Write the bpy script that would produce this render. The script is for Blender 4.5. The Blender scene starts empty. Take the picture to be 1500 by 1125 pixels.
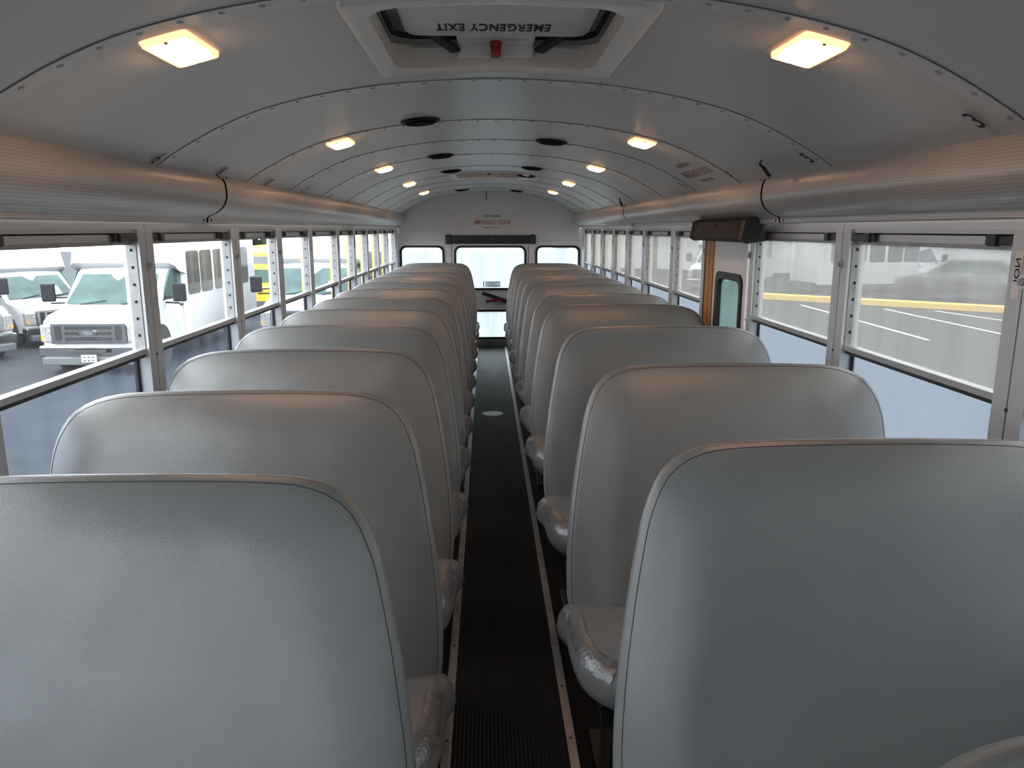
import bpy, bmesh, math, random
from mathutils import Vector, Matrix
random.seed(7)
SC = bpy.context.scene
COL = SC.collection
PI = math.pi

# ------------------------------------------------------------------ materials
def nmat(name):
    m = bpy.data.materials.new(name); m.use_nodes = True
    nt = m.node_tree; nt.nodes.clear()
    out = nt.nodes.new('ShaderNodeOutputMaterial')
    return m, nt, out
def N(nt, t, **k):
    n = nt.nodes.new(t)
    for a, v in k.items(): setattr(n, a, v)
    return n
def noise(nt, scale, detail=4, rough=.55, vec=None, mscale=None):
    tc = N(nt, 'ShaderNodeTexCoord'); src = tc.outputs['Object']
    if mscale:
        mp = N(nt, 'ShaderNodeMapping'); mp.inputs['Scale'].default_value = mscale
        nt.links.new(src, mp.inputs['Vector']); src = mp.outputs['Vector']
    n = N(nt, 'ShaderNodeTexNoise'); n.inputs['Scale'].default_value = scale
    n.inputs['Detail'].default_value = detail; n.inputs['Roughness'].default_value = rough
    nt.links.new(src, n.inputs['Vector'])
    return n.outputs['Fac'], src
def mat(name, col, rough=.5, metal=0., spec=.5, vary=.08, vscale=6., vms=None, bump=0., bscale=60., bms=None, emit=None, estr=0., wave=None, rvary=0., coat=0., low=None, stripe=None):
    m, nt, out = nmat(name)
    b = N(nt, 'ShaderNodeBsdfPrincipled'); L = nt.links.new
    b.inputs['Roughness'].default_value = rough; b.inputs['Metallic'].default_value = metal
    b.inputs['Specular IOR Level'].default_value = spec
    b.inputs['Coat Weight'].default_value = coat; b.inputs['Coat Roughness'].default_value = .12
    f, src = noise(nt, vscale, mscale=vms)
    r = N(nt, 'ShaderNodeValToRGB')
    r.color_ramp.elements[0].position = .3; r.color_ramp.elements[1].position = .7
    r.color_ramp.elements[0].color = [max(0, c*(1-vary)) for c in col] + [1]
    r.color_ramp.elements[1].color = [min(1, c*(1+vary)) for c in col] + [1]
    L(f, r.inputs['Fac']); L(r.outputs['Color'], b.inputs['Base Color'])
    if rvary:
        mr = N(nt, 'ShaderNodeMapRange'); mr.inputs['To Min'].default_value = max(.02, rough-rvary); mr.inputs['To Max'].default_value = min(1, rough+rvary)
        L(f, mr.inputs['Value']); L(mr.outputs['Result'], b.inputs['Roughness'])
    if stripe:                                      # colour bands painting the shade of fine lengthwise ribbing
        tc = N(nt, 'ShaderNodeTexCoord'); w = N(nt, 'ShaderNodeTexWave', wave_type='BANDS', bands_direction=stripe[0])
        w.inputs['Scale'].default_value = stripe[1]; L(tc.outputs['Object'], w.inputs['Vector'])
        h = N(nt, 'ShaderNodeMapRange'); h.inputs['To Min'].default_value = 1-stripe[2]; h.inputs['To Max'].default_value = 1+stripe[2]*.4
        L(w.outputs['Fac'], h.inputs['Value'])
        mx = N(nt, 'ShaderNodeVectorMath', operation='SCALE'); L(r.outputs['Color'], mx.inputs[0]); L(h.outputs['Result'], mx.inputs['Scale'])
        L(mx.outputs['Vector'], b.inputs['Base Color'])
    nrm = None
    if bump:
        g, _ = noise(nt, bscale, 5, mscale=bms)
        bp = N(nt, 'ShaderNodeBump'); bp.inputs['Strength'].default_value = bump; bp.inputs['Distance'].default_value = .01
        L(g, bp.inputs['Height']); nrm = bp
    if low:
        g, _ = noise(nt, low[0], 2, .4)
        bp = N(nt, 'ShaderNodeBump'); bp.inputs['Strength'].default_value = low[1]; bp.inputs['Distance'].default_value = .05
        L(g, bp.inputs['Height'])
        if nrm: L(nrm.outputs['Normal'], bp.inputs['Normal'])
        nrm = bp
    if wave:
        tc = N(nt, 'ShaderNodeTexCoord'); w = N(nt, 'ShaderNodeTexWave', wave_type='BANDS', bands_direction=wave[0])
        w.inputs['Scale'].default_value = wave[1]; L(tc.outputs['Object'], w.inputs['Vector'])
        bp = N(nt, 'ShaderNodeBump'); bp.inputs['Strength'].default_value = wave[2]; bp.inputs['Distance'].default_value = .004
        L(w.outputs['Fac'], bp.inputs['Height'])
        if nrm: L(nrm.outputs['Normal'], bp.inputs['Normal'])
        nrm = bp
    if nrm: L(nrm.outputs['Normal'], b.inputs['Normal'])
    if emit:
        b.inputs['Emission Color'].default_value = list(emit) + [1]; b.inputs['Emission Strength'].default_value = estr
    L(b.outputs['BSDF'], out.inputs['Surface'])
    return m
def glass(name, haze, hcol, tint=(1, 1, 1), streak=(1, 1, .08), amount=.5, gloss=.04):
    """thin pane: clear transmission, a dirty diffuse film that streaks downwards, a little mirror reflection"""
    m, nt, out = nmat(name); L = nt.links.new
    tr = N(nt, 'ShaderNodeBsdfTransparent'); tr.inputs['Color'].default_value = list(tint) + [1]
    tl = N(nt, 'ShaderNodeBsdfTranslucent'); tl.inputs['Color'].default_value = list(hcol) + [1]
    gl = N(nt, 'ShaderNodeBsdfGlossy'); gl.inputs['Roughness'].default_value = .03; gl.inputs['Color'].default_value = (.9, .95, 1, 1)
    f, _ = noise(nt, 9., 5, .6, mscale=streak)
    mr = N(nt, 'ShaderNodeMapRange'); mr.inputs['From Min'].default_value = .3; mr.inputs['From Max'].default_value = .7
    mr.inputs['To Min'].default_value = max(0, haze*(1-amount)); mr.inputs['To Max'].default_value = min(1, haze*(1+amount))
    L(f, mr.inputs['Value'])
    a = N(nt, 'ShaderNodeMixShader'); L(mr.outputs['Result'], a.inputs['Fac']); L(tr.outputs[0], a.inputs[1]); L(tl.outputs[0], a.inputs[2])
    c = N(nt, 'ShaderNodeMixShader'); c.inputs['Fac'].default_value = gloss; L(a.outputs[0], c.inputs[1]); L(gl.outputs[0], c.inputs[2])
    L(c.outputs[0], out.inputs['Surface'])
    return m

M = {}
M['vinyl'] = mat('grey_vinyl', (.245, .249, .244), .30, vary=.05, vscale=3, bump=.15, bscale=380, spec=.75, low=(3.5, .30))
M['vinyl_seat'] = mat('worn_grey_vinyl', (.20, .20, .198), .44, vary=.12, vscale=7, bump=.2, bscale=60, rvary=.1, low=(6, .4))
M['seam'] = mat('dark_seam_thread', (.03, .035, .045), .6)
M['tape'] = mat('wrinkled_silver_tape', (.17, .17, .172), .20, .15, vary=.3, vscale=30, bump=.45, bscale=40, rvary=.12, spec=.8)
M['black_steel'] = mat('black_painted_steel', (.015, .015, .016), .42, vary=.3, bump=.1, bscale=40)
M['ceil'] = mat('painted_ceiling_sheet', (.56, .575, .58), .33, vary=.03, vscale=2, rvary=.02)
M['rib'] = mat('painted_ceiling_rib', (.63, .64, .64), .33, vary=.03)
M['gapblack'] = mat('dark_gap', (.02, .02, .02), .8)
M['rear'] = mat('painted_rear_panel', (.78, .76, .75), .42, vary=.04, vscale=2)
M['raceway'] = mat('rib_shaded_raceway_cover', (.56, .56, .56), .33, .22, vary=.03, stripe=('Z', 40., .16), rvary=.02)  # flat cover; its ribs are shaded by banded colour only
M['alu'] = mat('brushed_aluminium', (.52, .52, .53), .36, .75, vary=.08, vscale=14, vms=(1, .1, 1), rvary=.05)
M['alu_pillar'] = mat('satin_aluminium_pillar', (.56, .57, .58), .38, .45, vary=.08, vscale=8, vms=(1, 1, .15), rvary=.05)
M['alu_dark'] = mat('dull_aluminium_track', (.33, .33, .33), .4, .6, vary=.15, vscale=20)
M['gasket'] = mat('black_rubber_gasket', (.012, .012, .015), .5, vary=.2)
M['latch'] = mat('black_plastic_latch', (.012, .012, .012), .38)
M['yellow'] = mat('bus_yellow_paint', (.78, .46, .03), .35, vary=.06)
M['orange'] = mat('orange_brown_door_seal', (.46, .17, .015), .45, vary=.12, vscale=12)
M['wallgrey'] = mat('grey_side_wall_sheet', (.30, .30, .30), .4, vary=.06)
M['pad'] = mat('black_padded_vinyl', (.022, .022, .023), .45, bump=.12, bscale=120)
M['padgrey'] = mat('charcoal_pad_cover', (.028, .028, .03), .6, spec=.25, bump=.12, bscale=120)
M['floor'] = mat('black_rubber_floor', (.003, .003, .003), .5, spec=.15, vary=.35, vscale=5, bump=.15, bscale=40)
M['mat'] = mat('ribbed_black_rubber', (.006, .0065, .0065), .42, spec=.25, vary=.3, vscale=4, wave=('X', 26., .8), rvary=.08)
M['worn'] = mat('worn_patch_of_rubber', (.10, .12, .12), .4, vary=.25, vscale=20)
M['strip'] = mat('scuffed_aluminium_strip', (.46, .45, .44), .36, .85, vary=.18, vscale=10, rvary=.05)
M['screw'] = mat('dark_screw_head', (.05, .05, .05), .4, .6)
M['rivet'] = mat('painted_rivet', (.40, .40, .40), .22)
M['jointgrey'] = mat('grey_joint_line', (.20, .20, .20), .7)  # plain grey for rib seams and a band of sticker print
M['white'] = mat('white_moulded_plastic', (.88, .865, .83), .38, vary=.03)
M['whitedim'] = mat('off_white_plate', (.78, .78, .76), .4, vary=.03)
M['red'] = mat('red_plastic', (.30, .008, .022), .35)
M['redink'] = mat('red_printed_ink', (.42, .02, .04), .6)
M['fadedred'] = mat('faded_red_ink', (.42, .15, .16), .6)
M['ink'] = mat('dark_navy_ink', (.012, .016, .03), .6)
M['whiteink'] = mat('white_sticker', (.8, .8, .8), .5)
M['chip'] = mat('pale_sticker', (.55, .56, .56), .5)
M['speaker'] = mat('black_speaker_grille', (.008, .008, .008), .85, spec=.1, bump=.5, bscale=300)
M['bezel'] = mat('black_speaker_rim', (.010, .010, .010), .6, spec=.2)
M['lampframe'] = mat('glowing_lamp_rim', (.75, .62, .5), .3, emit=(1, .45, .20), estr=.9)  # rim's own emission stands in for orange glow from the lens
def lampmat():
    m, nt, out = nmat('glowing_lamp_lens'); L = nt.links.new
    tc = N(nt, 'ShaderNodeTexCoord'); ln = N(nt, 'ShaderNodeVectorMath', operation='LENGTH'); L(tc.outputs['Object'], ln.inputs[0])
    r = N(nt, 'ShaderNodeMapRange', interpolation_type='SMOOTHSTEP'); r.inputs['From Min'].default_value = .025; r.inputs['From Max'].default_value = .085
    r.inputs['To Min'].default_value = LAMP; r.inputs['To Max'].default_value = 2.0
    L(ln.outputs['Value'], r.inputs['Value'])
    e = N(nt, 'ShaderNodeEmission'); e.inputs['Color'].default_value = (1, .52, .27, 1); L(r.outputs['Result'], e.inputs['Strength'])
    L(e.outputs[0], out.inputs['Surface']); return m
LAMP = 22.
M['lamp'] = lampmat()
M['asphalt'] = mat('wet_asphalt', (.026, .029, .035), .75, spec=.12, vary=.25, vscale=1.4, bump=.2, bscale=60)
M['line'] = mat('white_road_paint', (.7, .7, .7), .6)
M['kerb'] = mat('yellow_kerb_paint', (.85, .55, .10), .6)
M['van'] = mat('white_van_paint', (.48, .49, .50), .22, vary=.015, coat=.4)
M['vanlow'] = mat('white_box_body', (.48, .49, .50), .35, vary=.015)
M['vglass'] = mat('green_grey_vehicle_glass', (.035, .07, .066), .08, vary=.5, vscale=1.6, spec=.28)
M['vdark'] = mat('smoked_vehicle_glass', (.055, .055, .052), .06, spec=.7)
M['chrome'] = mat('chrome_trim', (.42, .43, .45), .15, 1., vary=.1)
M['tyre'] = mat('tyre_rubber', (.012, .012, .013), .7)
M['mirror'] = mat('black_mirror_shell', (.012, .013, .016), .45, spec=.2)
M['headlamp'] = mat('clear_headlamp', (.30, .29, .28), .12, vary=.45, vscale=30, coat=.5)
M['amber'] = mat('amber_lens', (.8, .33, .03), .25)
M['plate'] = mat('grey_number_plate', (.38, .38, .36), .5)
M['vgrey'] = mat('grey_bumper_plastic', (.10, .11, .115), .5)
M['sedan'] = mat('dark_car_paint', (.06, .06, .065), .25, coat=.4)
M['leaf'] = mat('dark_foliage', (.012, .022, .016), .8, vary=.6, vscale=3, bump=.6, bscale=3)
M['bark'] = mat('tree_bark', (.06, .045, .03), .8)
M['bwall'] = mat('pale_building_wall', (.62, .62, .62), .7, vary=.05)
M['bdark'] = mat('dark_building_steel', (.06, .07, .075), .6)
M['g_left'] = glass('left_window_glass', .02, (.5, .52, .55), tint=(.92, .94, .95), amount=.8, gloss=.05)
M['g_left_low'] = glass('left_lower_glass', .07, (.3, .34, .4), tint=(.66, .71, .78), amount=.7, gloss=.05)
M['g_right'] = glass('right_dirty_window_glass', .50, (.21, .205, .192), tint=(.42, .42, .405), amount=.16)
M['g_right_low'] = glass('right_fogged_lower_glass', .86, (.132, .152, .178), amount=.06, streak=(.5, .5, .3))
M['g_rear'] = glass('fogged_rear_glass', .62, (.45, .51, .51), tint=(.6, .65, .65), amount=.2)
M['g_door'] = glass('green_tinted_door_glass', .5, (.12, .17, .16), tint=(.20, .27, .26), amount=.1)
M['sticker'] = glass('backlit_paper_sticker', .9, (.42, .44, .45), amount=.05)
M['g_front'] = glass('dimmed_windscreen_glass', .05, (.5, .5, .5), tint=(.42, .45, .46), amount=.3)  # unseen pane, tinted dark to cut daylight from the front

# ------------------------------------------------------------------ mesh helpers
class MB:
    def __init__(s): s.v = []; s.f = []; s.m = []; s.mats = []
    def mi(s, m):
        if m not in s.mats: s.mats.append(m)
        return s.mats.index(m)
    def add(s, vs, fs, m):
        k = len(s.v); i = s.mi(m); s.v += [tuple(v) for v in vs]
        for f in fs: s.f.append([k+a for a in f]); s.m.append(i)
    def box(s, x0, x1, y0, y1, z0, z1, m, T=None):
        vs = [(x, y, z) for x in (x0, x1) for y in (y0, y1) for z in (z0, z1)]
        if T: vs = [T(Vector(v)) for v in vs]
        s.add(vs, [(0, 1, 3, 2), (4, 6, 7, 5), (0, 4, 5, 1), (2, 3, 7, 6), (0, 2, 6, 4), (1, 5, 7, 3)], m)
    def bar(s, a, b, w, h, m, up=(0, 0, 1)):
        a, b = Vector(a), Vector(b); d = (b-a).normalized(); u = Vector(up)
        if abs(d.dot(u)) > .95: u = Vector((1, 0, 0))
        r = d.cross(u).normalized(); u = r.cross(d)
        vs = [p + r*i*w/2 + u*j*h/2 for p in (a, b) for i, j in ((-1, -1), (1, -1), (1, 1), (-1, 1))]
        s.add(vs, [(3, 2, 1, 0), (4, 5, 6, 7), (0, 1, 5, 4), (1, 2, 6, 5), (2, 3, 7, 6), (3, 0, 4, 7)], m)
    def cyl(s, c, axis, r, h, m, n=20, r2=None):
        c, ax = Vector(c), Vector(axis).normalized()
        u = ax.orthogonal().normalized(); w = ax.cross(u); r2 = r if r2 is None else r2
        vs = []
        for k, rr in ((0, r), (h, r2)):
            vs += [c + ax*k + (u*math.cos(2*PI*i/n) + w*math.sin(2*PI*i/n))*rr for i in range(n)]
        fs = [(i, (i+1) % n, n+(i+1) % n, n+i) for i in range(n)] + [tuple(range(n-1, -1, -1)), tuple(range(n, 2*n))]
        s.add(vs, fs, m)
    def tube(s, pts, r, m, n=8, closed=False):
        pts = [Vector(p) for p in pts]; k = len(s.v); L = len(pts); vs = []
        for i, p in enumerate(pts):
            a = pts[i-1] if (i or closed) else p; b = pts[(i+1) % L] if (i < L-1 or closed) else p
            d = (b-a).normalized(); u = d.cross(Vector((0.13, .2, 1))).normalized(); w = d.cross(u)
            vs += [p + (u*math.cos(2*PI*j/n)+w*math.sin(2*PI*j/n))*r for j in range(n)]
        fs = []
        for i in range(L if closed else L-1):
            q = (i+1) % L
            for j in range(n): fs.append((i*n+j, i*n+(j+1) % n, q*n+(j+1) % n, q*n+j))
        if not closed: fs += [tuple(range(n-1, -1, -1)), tuple((L-1)*n+j for j in range(n))]
        s.add(vs, fs, m)
    def prism(s, poly, f0, f1, m, caps=True):
        """poly of 2-D points; f0/f1 map them to the two ends"""
        n = len(poly); vs = [f0(p) for p in poly] + [f1(p) for p in poly]
        fs = [(i, (i+1) % n, n+(i+1) % n, n+i) for i in range(n)]
        if caps: fs += [tuple(range(n-1, -1, -1)), tuple(range(n, 2*n))]
        s.add(vs, fs, m)
    def ring(s, outer, inner, f0, f1, m):
        """flat frame between two outlines with equal counts, given thickness f0->f1"""
        n = len(outer)
        vs = [f0(p) for p in outer] + [f0(p) for p in inner] + [f1(p) for p in outer] + [f1(p) for p in inner]
        fs = []
        for i in range(n):
            j = (i+1) % n
            fs += [(i, j, n+j, n+i), (2*n+i, 3*n+i, 3*n+j, 2*n+j), (i, 2*n+i, 2*n+j, j), (n+i, n+j, 3*n+j, 3*n+i)]
        s.add(vs, fs, m)
    def loft(s, rings, m, cap0=True, cap1=True):
        n = len(rings[0]); vs = [p for r in rings for p in r]; fs = []
        for a in range(len(rings)-1):
            for i in range(n):
                j = (i+1) % n
                fs.append((a*n+i, a*n+j, (a+1)*n+j, (a+1)*n+i))
        if cap0: fs.append(tuple(range(n-1, -1, -1)))
        if cap1: fs.append(tuple(len(vs)-n+i for i in range(n)))
        s.add(vs, fs, m)
    def build(s, name, parent=None, smooth=False, bevel=0., link=True):
        me = bpy.data.meshes.new(name); me.from_pydata(s.v, [], s.f)
        for m in s.mats: me.materials.append(M[m])
        for p, i in zip(me.polygons, s.m): p.material_index = i
        bm = bmesh.new(); bm.from_mesh(me)
        bmesh.ops.recalc_face_normals(bm, faces=bm.faces[:])
        if bevel:
            es = [e for e in bm.edges if len(e.link_faces) == 2 and e.calc_face_angle(0) > .6]
            bmesh.ops.bevel(bm, geom=es, offset=bevel, segments=2, affect='EDGES', profile=.5)
        bm.to_mesh(me); bm.free()
        if smooth:
            me.polygons.foreach_set('use_smooth', [True]*len(me.polygons))
            if smooth is not True:
                try: me.set_sharp_from_angle(angle=smooth)
                except Exception: pass
        o = bpy.data.objects.new(name, me)
        if link: COL.objects.link(o)
        if parent: o.parent = parent
        return o
def tag(o, label=None, cat=None, group=None, kind=None):
    if label: o['label'] = label
    if cat: o['category'] = cat
    if group: o['group'] = group
    if kind: o['kind'] = kind
    return o
def empty(name, loc=(0, 0, 0), rz=0., label=None, cat=None, group=None, kind=None):
    o = bpy.data.objects.new(name, None); COL.objects.link(o); o.empty_display_size = .1
    o.location = loc; o.rotation_euler = (0, 0, rz)
    return tag(o, label, cat, group, kind)
def copy_tree(o, parent=None):
    c = o.copy(); COL.objects.link(c)
    if parent: c.parent = parent
    for ch in list(o.children): copy_tree(ch, c)
    return c
def rrect(x0, x1, z0, z1, r, n=6):
    pts = []
    for cx, cz, a0 in ((x1-r, z1-r, 0), (x0+r, z1-r, PI/2), (x0+r, z0+r, PI), (x1-r, z0+r, 3*PI/2)):
        for i in range(n+1):
            a = a0 + PI/2*i/n; pts.append((cx+r*math.cos(a), cz+r*math.sin(a)))
    return pts
def text(name, body, size, fn, m, parent=None, bold=0., sp=1.):
    cu = bpy.data.curves.new(name, 'FONT'); cu.body = body; cu.size = size; cu.align_x = 'CENTER'; cu.align_y = 'CENTER'; cu.offset = bold; cu.space_character = sp
    o = bpy.data.objects.new(name, cu); COL.objects.link(o)
    dg = bpy.context.evaluated_depsgraph_get()
    me = bpy.data.meshes.new_from_object(o.evaluated_get(dg), depsgraph=dg)
    bpy.data.objects.remove(o); bpy.data.curves.remove(cu)
    for v in me.vertices: v.co = fn(v.co.x, v.co.y)
    me.materials.clear(); me.materials.append(M[m]); me.name = name
    o = bpy.data.objects.new(name, me); COL.objects.link(o)
    if parent: o.parent = parent
    return o

# ------------------------------------------------------------------ bus section
CX = .045
KP = [(-.25, 1.946), (0, 1.956), (.25, 1.946), (.40, 1.931), (.55, 1.907), (.68, 1.877), (.77, 1.849), (.87, 1.807), (.96, 1.760), (1.02, 1.725), (1.075, 1.687), (1.13, 1.645)]
PROF = []
for q in range(1, len(KP)-2):                      # monotone cubic through the measured section
    (x0, z0), (x1, z1), (x2, z2), (x3, z3) = KP[q-1:q+3]
    m1, m2 = (z2-z0)/(x2-x0), (z3-z1)/(x3-x1); h = x2-x1
    for i in range(6):
        t = i/6; PROF.append((x1+h*t, (2*t**3-3*t*t+1)*z1+(t**3-2*t*t+t)*h*m1+(-2*t**3+3*t*t)*z2+(t**3-t*t)*h*m2))
PROF.append((1.075, 1.687))
def zc(x):
    u = abs(x-CX)
    for (a, b), (c, d) in zip(PROF, PROF[1:]):
        if u <= c: return b+(d-b)*(u-a)/(c-a)
    return PROF[-1][1]
def ncl(x):                       # inward normal of the ceiling at x
    e = .01; s = (zc(x+e)-zc(x-e))/(2*e)
    return Vector((s, 0, -1)).normalized()
def cpt(x, y, off=0.):
    return Vector((x, y, zc(x))) + ncl(x)*off
XL, XR = -1.12, 1.21               # inner wall planes
Y0, YB = -1.75, 9.69
FRONT = -1.75
HX0, HX1, HY0, HY1 = -.252, .308, 1.66, 2.252
HD = 4.61
# ceiling with openings for the two hatches
xs = sorted(set([CX+s*u for u, _ in PROF for s in (-1, 1)] + [HX0, HX1, CX-.9, CX+.9, CX+.61, CX-.61]))
ys = [FRONT, HY0, HY1, HY0+HD, HY1+HD, YB+.03]
c = MB()
for off in (0, .05):
    for i in range(len(xs)-1):
        for j in range(len(ys)-1):
            xm, ym = (xs[i]+xs[i+1])/2, (ys[j]+ys[j+1])/2
            if HX0 < xm < HX1 and j in (1, 3): continue
            c.add([(x, y, zc(x)+off) for x, y in ((xs[i], ys[j]), (xs[i+1], ys[j]), (xs[i+1], ys[j+1]), (xs[i], ys[j+1]))], [(0, 1, 2, 3)], 'ceil')
ce = c.build('ceiling', smooth=True); tag(ce, kind='structure')
# ribs: lapped panel joints with a row of rivets
ribs = [1.545, 2.455, 3.33, 4.05, 4.79, 5.66, 6.44, 7.15, 7.88, 8.60, 9.33]
tn = [0]
def trim(b, **k):
    tn[0] += 1; o = b.build('trim_%d' % tn[0], **k); return tag(o, kind='structure')
for y in ribs:
    b = MB(); U = [CX-1.07+2.14*i/90 for i in range(91)]
    for off, y0, y1, m in ((.0028, y, y+.060, 'rib'), (.0018, y-.0022, y, 'jointgrey')):
        for i in range(90):
            if any(HX0-.06 < U[i] < HX1+.06 and a-.06 < y < e+.06 for a, e in ((HY0, HY1), (HY0+HD, HY1+HD))): continue
            b.add([cpt(U[i], y0, off), cpt(U[i+1], y0, off), cpt(U[i+1], y1, off), cpt(U[i], y1, off),
                   cpt(U[i], y0, 0), cpt(U[i+1], y0, 0), cpt(U[i+1], y1, 0), cpt(U[i], y1, 0)], [(0, 1, 2, 3), (0, 4, 5, 1), (2, 6, 7, 3)], m)
    for i in range(27):
        x = CX-1.02+2.04*i/26; p = cpt(x, y+.022, .002); n = ncl(x)
        b.cyl(p, n, .0085, .003, 'rivet', 10, .005)
    trim(b, smooth=.6)

# ---- side walls below the windows, outer skin, header and the rounded raceway above
SILL = .76
def side(s):
    X = XL if s < 0 else XR
    w = MB()
    segs = [(FRONT, YB+.03)] if s < 0 else [(FRONT, 3.44), (4.10, YB+.03)]
    for a, e in segs:
        w.box(X, X+s*.03, a, e, -.02, SILL, 'wallgrey')
        w.box(X+s*.035, X+s*.085, a, e, -.35, SILL, 'yellow')
        w.box(X-s*.012, X+s*.06, a, e, SILL-.02, SILL, 'alu')
    w.box(X, X+s*.08, 9.39, YB+.03, SILL, 1.53, 'rear')
    w.box(X+s*.03, X+s*.09, FRONT, YB+.03, 1.52, 1.72, 'yellow')
    tag(w.build('wall_left' if s < 0 else 'wall_right'), kind='structure')
    h = MB()                                             # plain aluminium header strip with joints
    pe = [FRONT] + PILL + [YB]
    for a, e in zip(pe, pe[1:]):
        h.box(X-s*.008, X+s*.03, a+.0025, e-.0025, 1.500, 1.530, 'alu')
    trim(h)
PILL = [-.10, .76, 1.65, 2.535, 3.43, 4.15, 4.885, 5.785, 6.49, 7.20, 7.93, 8.66, 9.385]
side(-1); side(1)
# raceway covers
RP = [(1.075, 1.705), (1.060, 1.692), (1.052, 1.672), (1.049, 1.645), (1.050, 1.618), (1.058, 1.596), (1.072, 1.578), (1.094, 1.562), (1.122, 1.550), (1.130, 1.542), (1.131, 1.527), (1.150, 1.522)]
def raceway(s, a, e, grow):
    b = MB(); k = []
    for u, z in RP: k.append((CX + s*(u-grow), z))
    n = len(k)
    pts = []
    for i in range(n-1):
        for t in (0, .5): pts.append((k[i][0]+(k[i+1][0]-k[i][0])*t, k[i][1]+(k[i+1][1]-k[i][1])*t))
    pts.append(k[-1]); n = len(pts)
    vs = [(x, y, z) for y in (a, e) for x, z in pts]
    b.add(vs, [(i, i+1, n+i+1, n+i) for i in range(n-1)], 'raceway')
    for yy in (a+.03, e-.03):                           # fixing screws at top and bottom of each end
        b.cyl((CX+s*(1.131-grow), yy, 1.535), (-s, 0, 0), .005, .003, 'screw', 8)
        b.cyl((CX+s*(1.062-grow), yy, 1.693), (-s*.8, 0, -.6), .005, .003, 'screw', 8)
    trim(b, smooth=.7)
    g = MB(); vs = [(x+s*.004, y, z) for y in (e-.004, e+.010) for x, z in pts]
    return b
for s, js in ((-1, [FRONT, 3.03, 6.30, YB]), (1, [FRONT, 3.035, 4.30, 6.10, YB])):
    for i, (a, e) in enumerate(zip(js, js[1:])):
        raceway(s, a+.0045, e-.0045, .004*(i % 2))
    g = MB(); pts = [(CX+s*(u+.006), z) for u, z in RP]; n = len(pts)
    for j in js[1:-1]:
        g.add([(x, y, z) for y in (j-.13, j+.13) for x, z in pts], [(i, i+1, n+i+1, n+i) for i in range(n-1)], 'gapblack')
    trim(g)
# pillars
def pillar(s, y, half=(1, 1)):
    X = (XL+.01) if s < 0 else (XR-.01)
    b = MB()
    if half[0]: b.box(X, X+s*.055, y-.052, y-.002, SILL, 1.503, 'alu_pillar')
    if half[1]: b.box(X, X+s*.055, y+.002, y+.052, SILL, 1.503, 'alu_pillar')
    b.box(X+s*.004, X+s*.05, y-.003, y+.003, SILL, 1.526, 'gapblack')
    b.cyl((X, y, 1.385), (-s, 0, 0), .017, .004, 'alu', 16); b.cyl((X-s*.004, y, 1.385), (-s, 0, 0), .009, .004, 'alu_dark', 12)
    b.cyl((X, y, 1.09), (-s, 0, 0), .005, .002, 'screw', 8)
    if half[0]:
        b.box(X+s*.010, X+s*.042, y-.056, y-.052, 1.115, 1.48, 'alu_dark')       # notched track on the jamb
        for i in range(6):
            z = 1.16+.055*i
            b.box(X+s*.022, X+s*.029, y-.0585, y-.055, z-.0045, z+.0045, 'gapblack')
    b.box(X+s*.068, X+s*.080, y+.034, y+.058, SILL, 1.53, 'yellow')                # outer post
    trim(b)
for y in PILL:
    if y < 0: pass
    pillar(-1, y)
    pillar(1, y, (1, 0) if abs(y-3.43) < .01 else (0, 1) if abs(y-4.15) < .01 else (1, 1))
# windows
wn = [0]
def window(s, a, e):
    wn[0] += 1
    X = XL if s < 0 else XR
    a += .052; e -= .052
    w = empty('window_%d' % wn[0], (X, a, SILL), kind='structure'); inv = Vector((-X, -a, -SILL))
    def P(b, name, **k):
        b.v = [tuple(Vector(v)+inv) for v in b.v]; return b.build(name, w, **k)
    b = MB(); b.box(X, X+s*.04, a, e, 1.489, 1.502, 'alu'); b.box(X+s*.010, X+s*.03, a, e, 1.484, 1.489, 'gapblack'); P(b, 'head_channel')
    b = MB(); b.box(X+s*.006, X+s*.03, a, e, 1.464, 1.484, 'alu'); b.box(X+s*.010, X+s*.032, a, e, 1.452, 1.464, 'alu_dark')
    b.box(X+s*.003, X+s*.01, a+.1, e-.1, 1.471, 1.474, 'alu'); P(b, 'top_rail')
    for y0, y1 in ((a+.002, a+.105), (e-.145, e-.002)):
        b = MB(); b.box(X-s*.006, X+s*.012, y0, y1, 1.463, 1.485, 'latch'); ym = (y0*.3+y1*.7) if y0 < (a+e)/2 else (y0*.75+y1*.25)
        b.box(X-s*.013, X+s*.002, ym-.014, ym+.014, 1.460, 1.488, 'latch'); P(b, 'latch', bevel=.002)
    b = MB(); b.box(X+s*.000, X+s*.028, a, e, 1.099, 1.116, 'alu'); b.box(X+s*.006, X+s*.034, a, e, 1.087, 1.099, 'gasket'); P(b, 'middle_rail')
    b = MB(); b.add([(X+s*.022, a, 1.116), (X+s*.022, e, 1.116), (X+s*.022, e, 1.452), (X+s*.022, a, 1.452)], [(0, 1, 2, 3)], 'g_left' if s < 0 else 'g_right'); P(b, 'upper_pane')
    b = MB(); b.add([(X+s*.034, a, SILL), (X+s*.034, e, SILL), (X+s*.034, e, 1.09), (X+s*.034, a, 1.09)], [(0, 1, 2, 3)], 'g_left_low' if s < 0 else 'g_right_low'); P(b, 'lower_pane')
    b = MB()
    b.box(X+s*.028, X+s*.040, a, a+.014, SILL, 1.09, 'gasket'); b.box(X+s*.028, X+s*.040, e-.014, e, SILL, 1.09, 'gasket'); P(b, 'edge_seal')
    return w
WN = {}
for s in (-1, 1):
    pe = [FRONT+.06] + PILL
    for a, e in zip(pe, pe[1:]):
        if s > 0 and abs(a-3.43) < .01: continue
        WN[(s, round(a, 2))] = window(s, a, e)
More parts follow.
